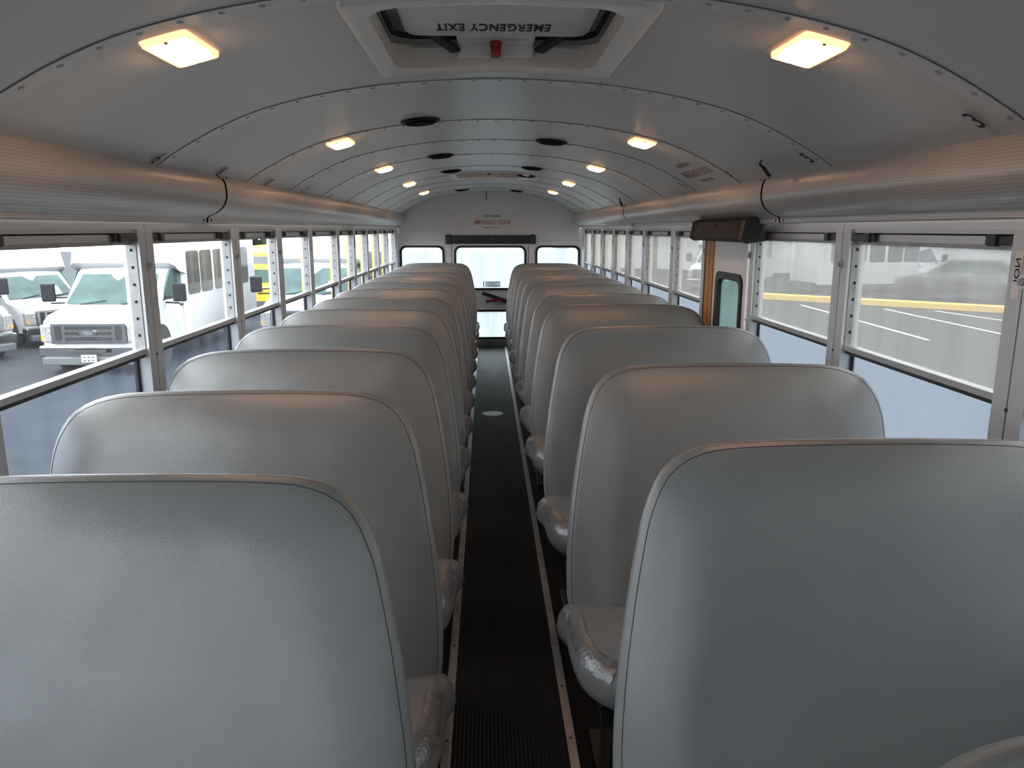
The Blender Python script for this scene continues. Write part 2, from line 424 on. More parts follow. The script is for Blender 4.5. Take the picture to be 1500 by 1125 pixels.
# ---- right emergency door
dX = XR
d = empty('door_2', (dX, 3.78, 0), kind='structure'); inv = Vector((-dX, -3.78, 0))
def DP(b, name, par=d, **k):
    b.v = [tuple(Vector(v)+inv) for v in b.v]; return b.build(name, par, **k)
def yz(x): return lambda p: Vector((x, p[0], p[1]))
ow = rrect(3.515, 3.925, .60, 1.290, .055); iw = rrect(3.545, 3.885, .63, 1.255, .045)
b = MB(); full = []
for (y, z) in ow:                                                   # map the gasket outline onto the door rectangle
    full.append((3.475 if y < 3.72 else 3.985, 0.0 if z < .95 else 1.50))
b.ring(full, ow, yz(dX-.004), yz(dX+.03), 'rear'); DP(b, 'door_panel')
b = MB(); b.ring(ow, iw, yz(dX-.014), yz(dX+.02), 'gasket'); g = DP(b, 'window_gasket', smooth=.6)
b = MB(); b.add([yz(dX+.01)(p) for p in iw], [tuple(range(len(iw)))], 'g_door'); DP(b, 'pane')
b = MB(); b.box(dX-.010, dX+.03, 3.99, 4.115, 0, 1.50, 'orange'); b.box(dX-.0105, dX-.009, 4.045, 4.052, 0, 1.5, 'gapblack'); DP(b, 'door_seal')
p = MB()
def padpoly(y0, y1, x0, x1, z0, z1, m, name, label):
    e = empty(name, ((x0+x1)/2, (y0+y1)/2, z0), 0, label, 'head pad')
    return e
hp = empty('header_pad', (1.16, 3.70, 1.44), 0, 'charcoal padded box above the side emergency door on the right wall', 'head pad')
hv = Vector((-1.16, -3.70, -1.44))
b = MB(); poly = [(1.215, 1.455), (1.13, 1.442), (1.10, 1.458), (1.115, 1.535), (1.15, 1.548), (1.215, 1.545)]
b.prism(poly, lambda q: Vector((q[0], 3.30, q[1]))+hv, lambda q: Vector((q[0], 4.075, q[1]))+hv, 'padgrey'); b.build('pad_cover', hp, bevel=.006)
b = MB(); b.prism([(x-.004 if x < 1.2 else x, z-.003 if z < 1.5 else z+.004) for x, z in poly], lambda q: Vector((q[0], 3.255, q[1]))+hv, lambda q: Vector((q[0], 3.30, q[1]))+hv, 'pad'); b.build('end_cap', hp, bevel=.004)
b = MB(); b.prism([(x-.004 if x < 1.2 else x, z-.003 if z < 1.5 else z+.004) for x, z in poly], lambda q: Vector((q[0], 4.075, q[1]))+hv, lambda q: Vector((q[0], 4.10, q[1]))+hv, 'pad'); b.build('end_cap', hp, bevel=.004)
for y in (3.35, 3.70, 4.03):
    b = MB(); b.cyl(Vector((1.1115, y, 1.522))+hv, (-1, 0, .2), .007, .004, 'screw', 10); b.build('screw', hp)

# ------------------------------------------------------------------ rear wall and emergency door
def xz(y): return lambda p: Vector((p[0], y, p[1]))
DX0, DX1, DZ = -.437, .542, 1.365
b = MB()
# panel above the door line, following the ceiling
top = [(x, zc(x)+.01) for x in [XL+.01+(XR-XL-.02)*i/40 for i in range(41)]]
poly = top[::-1] + [(XL, 1.69), (XL, DZ), (XR, DZ), (XR, 1.69)]
b.prism(poly, xz(YB-.008), xz(YB+.03), 'rear')
for x0, x1, o, i_ in ((XL, DX0, rrect(-1.096, -.53, .75, 1.30, .075), rrect(-1.068, -.556, .778, 1.273, .06)), (DX1, XR, rrect(.623, 1.198, .75, 1.30, .075), rrect(.651, 1.170, .778, 1.273, .06))):
    xm = (o[0][0]+o[10][0])/2; xm = sum(q[0] for q in o)/len(o)
    b.ring([((x0+.003) if q[0] < xm else (x1-.003), -.02 if q[1] < 1.02 else DZ-.002) for q in o], o, xz(YB), xz(YB+.03), 'rear')
for x in (DX0, DX1): b.box(x-.02, x+.02, YB+.031, YB+.036, -.02, DZ, 'gapblack')  # dark backing added behind the door gaps to stop light leaking in
b.box(XL, XR, YB+.031, YB+.036, DZ-.02, DZ+.02, 'gapblack')
tag(b.build('wall_rear', smooth=.5), kind='structure')
for (o, i_) in ((rrect(-1.096, -.53, .75, 1.30, .075), rrect(-1.068, -.556, .778, 1.273, .06)), (rrect(.623, 1.198, .75, 1.30, .075), rrect(.651, 1.170, .778, 1.273, .06))):
    wn[0] += 1; xm = sum(q[0] for q in o)/len(o)
    w = empty('window_%d' % wn[0], (xm, YB, .75), kind='structure'); iv = Vector((-xm, -YB, -.75))
    b = MB(); b.ring(o, i_, lambda q: xz(YB-.015)(q)+iv, lambda q: xz(YB+.02)(q)+iv, 'gasket'); b.build('gasket', w, smooth=.6)
    b = MB(); b.add([xz(YB+.01)(q)+iv for q in i_], [tuple(range(len(i_)))], 'g_rear'); b.build('pane', w)
dr = empty('door_1', (.0525, YB, 0), kind='structure'); iv = Vector((-.0525, -YB, 0))
def RP_(b, name, par=dr, **k):
    b.v = [tuple(Vector(v)+iv) for v in b.v]; return b.build(name, par, **k)
uo, ui = rrect(-.408, .512, .735, 1.299, .085), rrect(-.380, .484, .765, 1.272, .068)
lo, li = rrect(-.408, .512, .105, .487, .05), rrect(-.380, .484, .132, .460, .04)
b = MB()
xm, zm = .0525, 1.02
b.ring([(DX0+.004 if q[0] < xm else DX1-.004, .61 if q[1] < zm else DZ-.004) for q in uo], uo, xz(YB-.004), xz(YB+.03), 'rear')
b.ring([(DX0+.004 if q[0] < xm else DX1-.004, .0 if q[1] < .3 else .61) for q in lo], lo, xz(YB-.004), xz(YB+.03), 'rear')
RP_(b, 'door_panel')
for o, i_ in ((uo, ui), (lo, li)):
    b = MB(); b.ring(o, i_, xz(YB-.018), xz(YB+.02), 'gasket'); RP_(b, 'window_gasket', smooth=.6)
    b = MB(); b.add([xz(YB+.01)(q) for q in i_], [tuple(range(len(i_)))], 'g_rear'); RP_(b, 'pane')
b = MB(); b.box(DX0, DX1, YB-.03, YB+.02, .0, .085, 'alu_dark'); RP_(b, 'kick_plate', bevel=.004)
b = MB(); b.bar((-.055, YB-.05, .705), (.30, YB-.05, .585), .045, .045, 'pad', (0, 1, 0)); b.cyl((.28, YB-.05, .59), (0, 1, 0), .02, .055, 'pad', 12); RP_(b, 'latch_bar', bevel=.006)
b = MB(); b.bar((-.01, YB-.06, .598), (.19, YB-.06, .622), .03, .03, 'red', (0, 1, 0)); b.cyl((.17, YB-.06, .62), (0, 1, 0), .014, .06, 'red', 12); RP_(b, 'release_handle', bevel=.005)
b = MB()
for i in range(7): b.box(-.34, -.13-.01*(i % 3), YB-.006, YB-.003, .515+.028*i, .519+.028*i, 'gapblack')
RP_(b, 'louvre_slot')
st = MB(); st.box(-.013, .179, YB-.006, YB-.003, .775, .85, 'sticker'); st.box(0.01, .165, YB-.0075, YB-.0055, .835, .839, 'gapblack'); st.box(.04, .13, YB-.0075, YB-.0055, .815, .82, 'gapblack'); st.box(.03, .165, YB-.0075, YB-.0055, .785, .795, 'jointgrey')
st.box(-.04, -.028, YB-.012, YB-.003, .775, .85, 'gasket')
tag(st.build('sticker'), 'small pale printed sticker low in the rear door window', 'sticker')
hp2 = empty('header_pad', (.0565, YB-.06, 1.315), 0, 'long black padded box above the rear emergency door', 'head pad'); hv = Vector((-.0565, -YB+.06, -1.315))
b = MB(); b.box(-.43, .545, YB-.075, YB-.008, 1.322, 1.428, 'pad', T=lambda v: v+hv); b.build('pad_cover', hp2, bevel=.014)
for x0, x1 in ((-.515, -.43), (.545, .628)):
    b = MB(); b.box(x0, x1, YB-.085, YB-.008, 1.315, 1.438, 'pad', T=lambda v: v+hv); b.build('end_cap', hp2, bevel=.022)
b = MB(); b.cyl(Vector((.06, YB-.075, 1.378))+hv, (0, -1, 0), .008, .004, 'alu_dark', 10); b.build('screw', hp2)
# emergency door signs
def sign(name, label, fn, faded):
    s_ = empty(name, (0, 0, 0), 0, label, 'sign')
    red = 'fadedred' if faded else 'redink'
    text('lettering', 'EMERGENCY DOOR', .066, lambda x, y: fn(x*.70, y*1.15), red, s_, .0001, 1.16)
    text('lettering', 'IN EMERGENCY ONLY', .026, lambda x, y: fn(x*.85, y-.064), red, s_, .0003)
    cb = MB(); q = [(-.115, .062), (.115, .062), (.115, .10), (-.115, .10)]
    cb.add([fn(x, y) for x, y in q], [(0, 1, 2, 3)], 'chip'); cb.build('backing', s_)
    text('lettering', 'DO NOT BLOCK', .028, lambda x, y: fn(x*.95, y+.081) + (fn(0, 0, 1.)-fn(0, 0, 0.))*.0012, 'ink', s_)
    return s_
def frear(x, y, o=0.): return Vector((.078+x, YB-.0105-o, 1.585+y))
sign('door_sign', 'red EMERGENCY DOOR lettering on the white rear wall', frear, False)
def fside(x, y, o=0.):
    xx = 1.0 - y*.83; p = cpt(xx, 3.66-x, .0018+o); return p
sign('door_sign', 'faded red EMERGENCY DOOR lettering on the ceiling above the right side door', fside, True)

# unseen front wall behind the camera; windscreen opening shrunk to dim the near seats
b = MB(); o = rrect(-.90, 1.0, .95, 1.52, .1)
b.ring([((XL-.05) if q[0] < CX else XR+.05, -.02 if q[1] < 1.1 else 2.0) for q in o], o, xz(FRONT), xz(FRONT-.04), 'rear')
tag(b.build('wall_front', smooth=.5), kind='structure')
wn[0] += 1; w = empty('window_%d' % wn[0], (CX, FRONT-.02, .62), kind='structure')
b = MB(); b.add([xz(0)(q)-Vector((CX, 0, .62)) for q in o], [tuple(range(len(o)))], 'g_front'); b.build('pane', w)

# ------------------------------------------------------------------ floor
b = MB(); b.box(XL-.02, XR+.02, FRONT, YB+.03, -.08, 0, 'floor'); tag(b.build('floor'), kind='structure')
b = MB(); b.box(-.1115, .2285, FRONT+.1, YB-.04, 0, .005, 'mat'); am = tag(b.build('aisle_runner'), 'long ribbed black rubber runner down the middle of the aisle', 'floor mat')
b = MB(); b.cyl((.045, 6.05, .005), (0, 0, 1), .085, .0006, 'worn', 28); am2 = b.build('worn_patch', am)
for side_, x0, x1 in (('left', -.141, -.112), ('right', .229, .257)):
    b = MB(); b.box(x0, x1, FRONT+.1, YB-.04, 0, .010, 'strip')
    st = empty('edge_strip', ((x0+x1)/2, 4, 0), 0, 'thin scuffed aluminium strip along the %s edge of the aisle runner' % side_, 'floor trim', 'aisle edge strips')
    off = Vector((-(x0+x1)/2, -4, 0)); b.v = [tuple(Vector(v)+off) for v in b.v]; b.build('strip', st, bevel=.003)
    b = MB(); y = 1.2
    while y < 9.5:
        b.cyl(Vector(((x0+x1)/2, y, .010))+off, (0, 0, 1), .0045, .0012, 'screw', 8); y += .26
    tag(b.build('screw', st), kind='stuff')

# ------------------------------------------------------------------ seats
def crom(P, n, closed=True):
    out = []; L = len(P)
    for i in range(L):
        p0, p1, p2, p3 = P[i-1], P[i], P[(i+1) % L], P[(i+2) % L]
        for k in range(n):
            t = k/n
            out.append(tuple(.5*((2*b_)+(-a+c_)*t+(2*a-5*b_+4*c_-d_)*t*t+(-a+3*b_-3*c_+d_)*t**3) for a, b_, c_, d_ in zip(p0, p1, p2, p3)))
    return out
def resample(P, n):
    P = P+[P[0]]; d = [0]
    for a, b_ in zip(P, P[1:]): d.append(d[-1]+math.dist(a, b_))
    out = []; j = 0
    for i in range(n):
        t = d[-1]*i/n
        while d[j+1] < t: j += 1
        k = (t-d[j])/max(1e-9, d[j+1]-d[j]); out.append((P[j][0]+(P[j+1][0]-P[j][0])*k, P[j][1]+(P[j+1][1]-P[j][1])*k))
    return out
def inset(P, d):
    n = len(P); out = []
    for i in range(n):
        a, b_ = P[i-1], P[(i+1) % n]; tx, tz = b_[0]-a[0], b_[1]-a[1]; l = math.hypot(tx, tz) or 1
        out.append((P[i][0]-tz/l*d, P[i][1]+tx/l*d))
    return out
# outline in (x toward aisle, z), counter-clockwise
OUT = [(.46, .355), (.506, .40), (.514, .52), (.505, .66), (.486, .80), (.466, .91), (.447, .985), (.410, 1.055), (.345, 1.092), (.24, 1.103), (0, 1.106), (-.20, 1.103), (-.315, 1.093), (-.395, 1.058), (-.440, .99), (-.456, .90), (-.459, .75), (-.460, .55), (-.459, .41), (-.42, .355), (0, .35)]
NR = 120
RING = resample(crom(OUT, 8), NR)
TOPZ = 1.106
def ymid(z): return -(TOPZ-z)*.235
def thick(z): return .082+(TOPZ-z)*.07
def seat_meshes(sx):
    """sx=+1: aisle on +x (left column); -1: aisle on -x (right column)"""
    def P3(p, t, bul=0.):
        return Vector((sx*p[0], ymid(p[1]) + (t-.5)*thick(p[1]) - bul, p[1]))
    cen = (.015, .74)
    def scl(P, s): return [(cen[0]+(x-cen[0])*s, cen[1]+(z-cen[1])*s) for x, z in P]
    def inset(P, d): return [(cen[0]+(x-cen[0])*(1-d*1.8/.485 if d < .03 else 1-(.054+(d-.03)*1.2)/.485), cen[1]+(z-cen[1])*(1-d/.375)) for x, z in P]
    core = inset(RING, .10)
    rings = []
    for s, bl in ((.04, .020), (.3, .019), (.55, .018), (.78, .016), (.92, .0135)): rings.append([P3(p, 0., bl) for p in scl(core, s)])
    for d, t in ((.10, -.14), (.078, -.10), (.056, -.03), (.036, .06), (.021, .155), (.0115, .24), (.0075, .285), (.007, .295), (.0063, .305), (.0025, .37), (0, .46), (.001, .58), (.005, .72), (.014, .87), (.03, .97), (.05, 1.0)):
        rings.append([P3(p, t) for p in inset(RING, d)])
    for s in (.8, .4, .04): rings.append([P3(p, 1.0) for p in scl(core, s)])
    b = MB(); b.loft(rings, 'vinyl'); back = b.build('backrest', smooth=True)
    b = MB(); b.tube([P3(p, .294, .0) for p in inset(RING, .0068)], .0009, 'seam', 5, True); seam = b.build('seam', smooth=True)
    # cushion
    co = [(.505, -.13), (.522, -.25), (.520, -.38), (.500, -.47), (.450, -.535), (.37, -.56), (0, -.565), (-.38, -.56), (-.445, -.54), (-.46, -.48), (-.46, -.30), (-.455, -.12), (0, -.10)]
    CR = resample(crom(co, 8)[::-1], 72)
    if CR and sum((CR[i-1][0]*CR[i][1]-CR[i][0]*CR[i-1][1]) for i in range(72)) < 0: CR = CR[::-1]
    cc = (.03, -.33)
    def inset(P, d): return [(cc[0]+(x-cc[0])*(1-d/.49), cc[1]+(y-cc[1])*(1-d/.23)) for x, y in P]
    def cs(P, s): return [(cc[0]+(x-cc[0])*s, cc[1]+(y-cc[1])*s) for x, y in P]
    ci = inset(CR, .06); zt = .425
    rg = []
    for s, h in ((.04, .022), (.4, .021), (.75, .015)): rg.append([Vector((sx*x, y, zt+h)) for x, y in cs(ci, s)])
    for dd, z in ((.06, zt+.006), (.035, zt-.004), (.016, zt-.020), (.005, zt-.045), (0, zt-.075), (.008, zt-.105), (.028, zt-.128), (.05, zt-.135)):
        rg.append([Vector((sx*x, y, z)) for x, y in inset(CR, dd)])
    b = MB(); b.loft(rg, 'vinyl_seat'); cush = b.build('seat_cushion', smooth=True)
    # wrinkled tape along the worn aisle-side front corner
    idx = [i for i, (x, y) in enumerate(CR) if x > .40 and -.545 < y < -.16]
    idx.sort(key=lambda i: CR[i][1])
    b = MB(); rnd = random.Random(3); prof = ((.046, .0020), (.036, -.001), (.024, -.010), (.014, -.020), (.006, -.036))
    rows = []
    for dd, h in prof:
        I = inset(CR, dd); rows.append([Vector((sx*I[i][0], I[i][1], zt+h+.001+rnd.uniform(-.0015, .0015))) for i in idx])
    for r_ in rows:
        for v in r_: v.x += sx*(.0015+rnd.uniform(-.0008, .001))
    n = len(idx); vs = [v for r_ in rows for v in r_]
    b.add(vs, [(a*n+i, a*n+i+1, (a+1)*n+i+1, (a+1)*n+i) for a in range(len(rows)-1) for i in range(n-1)], 'tape'); tape = b.build('tape_patch', smooth=.8)
    # black steel base
    b = MB()
    for y in (-.50, -.20): b.bar((sx*-.45, y, .275), (sx*.46, y, .275), .03, .03, 'black_steel')
    b.bar((sx*.44, -.52, .275), (sx*.44, -.14, .275), .03, .03, 'black_steel', (0, 0, 1)); b.bar((sx*-.44, -.52, .275), (sx*-.44, -.14, .275), .03, .03, 'black_steel')
    fr = b.build('seat_frame')
    legs = []
    for x in (.40, -.40):
        b = MB(); b.prism([(-.47, .26), (-.22, .26), (-.27, .012), (-.41, .012)], lambda q: Vector((sx*(x-.02), q[0], q[1])), lambda q: Vector((sx*(x+.02), q[0], q[1])), 'black_steel')
        b.box(sx*x-.045, sx*x+.045, -.50, -.19, 0, .012, 'black_steel'); legs.append(b.build('leg', bevel=.004))
    return [back, seam, cush, tape, fr] + legs
ORD = ['nearest', 'second', 'third', 'fourth', 'fifth', 'sixth', 'seventh', 'eighth', 'ninth', 'tenth', 'eleventh', 'twelfth', 'thirteenth']
LY = [1.20+.664*i for i in range(13)]
RY = [.515, 1.371, 2.206, 3.114, 4.05, 4.75, 5.56, 6.26, 6.98, 7.68, 8.38, 9.06]
for sx, cxs, YS, nm in ((1, -.628, LY, 'left'), (-1, .745, RY, 'right')):
    parts = seat_meshes(sx); proto = None
    for i, y in enumerate(YS):
        if proto is None:
            root = proto = empty('bench_seat', (cxs, y, 0))
            for p_ in parts: p_.parent = root
            parts[1].parent = parts[0]; parts[3].parent = parts[2]
        else:
            root = copy_tree(proto); root.location = (cxs, y, 0)
        root.rotation_euler = (0, 0, 0)
        if nm == 'right':
            lab = 'grey vinyl bench seat, only its top corner showing at the bottom right' if i == 0 else \
                  'grey vinyl bench seat right of the aisle, large, directly behind the barely showing corner seat' if i == 1 else \
                  'grey vinyl bench seat right of the aisle, last of its column by the rear wall' if i == len(YS)-1 else \
                  'grey vinyl bench seat, %s behind the corner seat in the column right of the aisle' % ORD[i]
            if i > 1 and i < len(YS)-1: lab = 'grey vinyl bench seat, %s from the front in the column right of the aisle' % ORD[i]
        else:
            lab = 'grey vinyl bench seat left of the aisle, nearest and largest of its column' if i == 0 else \
                  'grey vinyl bench seat left of the aisle, last of its column by the rear wall' if i == len(YS)-1 else \
                  'grey vinyl bench seat, %s from the front in the column left of the aisle' % ORD[i]
        tag(root, lab, 'seat', 'grey vinyl bench seats in two columns')

# ------------------------------------------------------------------ ceiling fittings
def bump3(x, y): return cpt(x, y)
def dome(x, y, label):
    n = ncl(x); t = Vector((n.z, 0, -n.x)); t = t if t.x > 0 else -t
    o = empty('dome_light', cpt(x, y), 0, label, 'ceiling light', 'lit dome lights in two lines on the ceiling')
    def Q(u, v, h): return t*u + Vector((0, v, 0)) + n*h
    b = MB(); oo, ii = rrect(-.047, .047, -.098, .098, .010, 3), rrect(-.041, .041, -.088, .088, .008, 3)
    b.ring(oo, ii, lambda q: Q(q[0], q[1], .011), lambda q: Q(q[0]*1.06, q[1]*1.04, 0), 'lampframe'); b.build('rim', o, smooth=.5)
    b = MB(); b.loft([[Q(q[0], q[1], .009) for q in ii], [Q(q[0]*.8, q[1]*.85, .017) for q in ii]], 'lamp', False, True); b.build('lens', o, smooth=.5)
    for v in (-.086, .086):
        b = MB(); b.cyl(Q(0, v, .008), n, .004, .006, 'screw', 8); b.build('screw', o)
for s, nm, x in ((0, 'left', -.640), (1, 'right', .700)):
    for i, y in enumerate((1.715, 3.485, 4.92, 6.53, 8.03)):
        dome(x, y, 'warm lit rectangular dome light, %s on the %s side of the ceiling' % (['nearest and largest', 'second from the front', 'third from the front', 'fourth from the front', 'farthest and smallest'][i], nm))
SPK = [(-.268, 3.26), (.337, 4.0), (-.272, 4.75), (.340, 5.69), (-.264, 5.96), (.339, 6.48), (-.268, 8.76), (.355, 8.95)]
kl = {-1: 0, 1: 0}
for x, y in SPK:
    s = -1 if x < 0 else 1; i = kl[s]; kl[s] += 1
    o = empty('ceiling_speaker', cpt(x, y), 0, 'flat round black speaker, %s in the %s line on the ceiling' % (['nearest', 'second nearest', 'third nearest', 'farthest'][i], 'left' if s < 0 else 'right'), 'speaker', 'round black ceiling speakers')
    n = ncl(x)
    b = MB(); b.cyl((0, 0, 0), n, .083, .010, 'bezel', 32, .078); b.build('bezel', o, smooth=.6)
    b = MB(); b.cyl(n*.009, n, .066, .008, 'speaker', 32, .058); b.build('grille', o, smooth=.6)
# roof hatches
def hatch(label):
    o = empty('roof_hatch', (CX-.01, 1.92, 1.95), 0, label, 'roof hatch', 'white roof hatches marked as exits'); iv = Vector((-CX+.01, -1.92, -1.95))
    def B(b, name, par=o, **k):
        b.v = [tuple(Vector(v)+iv) for v in b.v]; return b.build(name, par, **k)
    # frame flange hugging the curved ceiling
    outer, inner = rrect(-.291, .356, 1.592, 2.285, .012, 8), rrect(HX0+.006, HX1-.006, HY0+.0, HY1-.006, .075, 8)
    def dens(P):
        Q = []
        for a, e in zip(P, P[1:]+P[:1]):
            k = 8
            for i in range(k): Q.append((a[0]+(e[0]-a[0])*i/k, a[1]+(e[1]-a[1])*i/k))
        return Q
    oo, ii = dens(outer), dens(inner)
    mid = [(a[0]*.3+c_[0]*.7, a[1]*.3+c_[1]*.7) for a, c_ in zip(oo, ii)]
    b = MB()
    b.loft([[cpt(p[0], p[1], 0) for p in oo], [cpt(p[0], p[1], .014) for p in oo], [cpt(p[0]*.985+.0005, CX*0+p[1]*.985+1.94*.015, .016) for p in oo], [cpt(p[0], p[1], .011) for p in mid],
            [cpt(p[0], p[1], .006) for p in ii], [cpt(p[0], p[1], -.008) for p in inset(ii, -.004)], [cpt(p[0], p[1], 0)+Vector((0, 0, .06)) for p in inset(ii, -.02)]], 'white', False, False)
    B(b, 'frame', smooth=.7)
    b = MB(); q = rrect(HX0-.03, HX1+.03, HY0-.05, HY1+.05, .05); b.add([Vector((x, y, 2.085)) for x, y in q], [tuple(range(len(q)))], 'white')
    b.loft([[Vector((x, y, 1.95)) for x, y in q], [Vector((x, y, 2.085)) for x, y in q]], 'white', False, False); b.box(-.3, .36, HY0-.06, HY1+.06, 2.09, 2.11, 'white'); B(b, 'roof_cap')
    b = MB(); g = rrect(HX0+.0, HX1-.0, HY0-.01, HY1+.01, .06); b.tube([Vector((x, y, 2.03)) for x, y in g], .008, 'gasket', 6, True)
    for s in (-1, 1):
        xa = CX-.01+s*.205; b.bar((xa, 1.95, 2.015), (xa-s*.0, 2.10, 2.012), .014, .012, 'gasket')
        b.bar((xa-s*.02, 2.12, 2.012), (CX-.01+s*.115, 2.225, 1.985), .030, .012, 'gasket')
    B(b, 'gasket')
    pl = rrect(-.206, .270, 1.62, 2.135, .04, 6)
    b = MB(); b.loft([[Vector((x, y, 2.022)) for x, y in pl], [Vector((x, y, 2.004)) for x, y in pl], [Vector((x, y, 2.0)) for x, y in inset(pl, .006)]], 'whitedim'); lid = B(b, 'lid_panel', smooth=.6)
    text('lettering', 'EMERGENCY EXIT', .055, lambda x, y: Vector((.022-x*.60, 2.035+y*1.7, 1.9985))+iv, 'ink', lid, .0012, 1.12)
    b = MB(); b.box(-.075, .135, 2.131, 2.226, 2.0, 2.012, 'whitedim'); b.box(-.075, .135, 2.226, 2.234, 1.968, 2.012, 'whitedim'); pp = B(b, 'handle_plate', bevel=.003)
    def arc(r, cy):
        return lambda x, y: Vector((.030-math.sin(x/r)*(r+y), cy+(1-math.cos(x/r))*r*.5+y, 1.9988))+iv
    text('lettering', 'TURN HANDLE AND PUSH OUT', .013, arc(.16, 2.146), 'redink', pp)
    text('lettering', 'TO OPEN', .013, lambda x, y: Vector((.088-x, 2.168+y, 1.9988))+iv, 'redink', pp)
    b = MB(); b.cyl((.030, 2.185, 2.0), (0, 0, -1), .018, .02, 'red', 16, .014); b.box(.016, .044, 2.160, 2.232, 1.966, 1.982, 'red'); B(b, 'release_handle', bevel=.004)
    return o
h1 = hatch('large white roof hatch with EMERGENCY EXIT lettering nearest the camera')
h2 = copy_tree(h1); h2.location.y += HD; tag(h2, 'small far roof hatch near the rear end of the ceiling')
# seat numbers above the windows
def number(txt, x, y, s, size, label):
    def f(a, c_):
        xx = x + s*(-c_)*.74; return cpt(xx, y - s*a*.80, .0065)
    o = text('seat_number', txt, size, f, 'ink', None, .0013)
    return tag(o, label, 'number', 'black seat numbers along the ceiling edge')
for t, y, s in (('6', 2.39, -1), ('8', 2.94, -1), ('10', 3.56, -1), ('12', 4.25, -1), ('14', 4.95, -1), ('3', 1.655, 1), ('5', 2.515, 1), ('7', 3.295, 1), ('9', 4.1, 1), ('11', 4.92, 1)):
    number(t, CX+1.008 if s > 0 else CX-1.036, y, s, .088, 'black number %s on the ceiling edge above the %s windows' % (t, 'left' if s < 0 else 'right'))
# hooks
def hook(x, y, label, ax):
    o = empty('ceiling_hook', cpt(x, y), 0, label, 'hook'); n = ncl(x)
    a = Vector(ax)
    b = MB(); b.tube([n*.0, n*.014, n*.018+a*.012, n*.02+a*.03], .005, 'latch', 8); b.build('arm', o, smooth=.8)
    b = MB(); b.bar(n*.02+a*.022, n*.03+a*.065+Vector((0, .01, -.005)), .016, .010, 'latch'); b.build('tip', o, bevel=.003)
hook(1.022, 2.86, 'black hook on the right ceiling edge beside the number 5', (-.2, .9, -.2) and (.55, -.75, -.45))
hook(1.045, 5.98, 'small black hook on the right ceiling edge toward the rear', (.4, -.7, -.5))
hook(.004, 9.50, 'tiny black hook at the middle of the ceiling close to the rear wall', (0, 0, -1))
# sticker at the front right window
b = MB(); b.add([(XR-.011, 1.66, 1.345), (XR-.011, 1.685, 1.345), (XR-.011, 1.685, 1.452), (XR-.011, 1.66, 1.452)], [(0, 1, 2, 3)], 'whiteink')
ws = tag(b.build('window_sticker'), 'narrow white sticker with upright letters at the right edge of the picture', 'sticker')
text('lettering', 'NOI', .030, lambda x, y: Vector((XR-.0122, 1.672+y*.8, 1.41-x)), 'ink', ws, .0004)

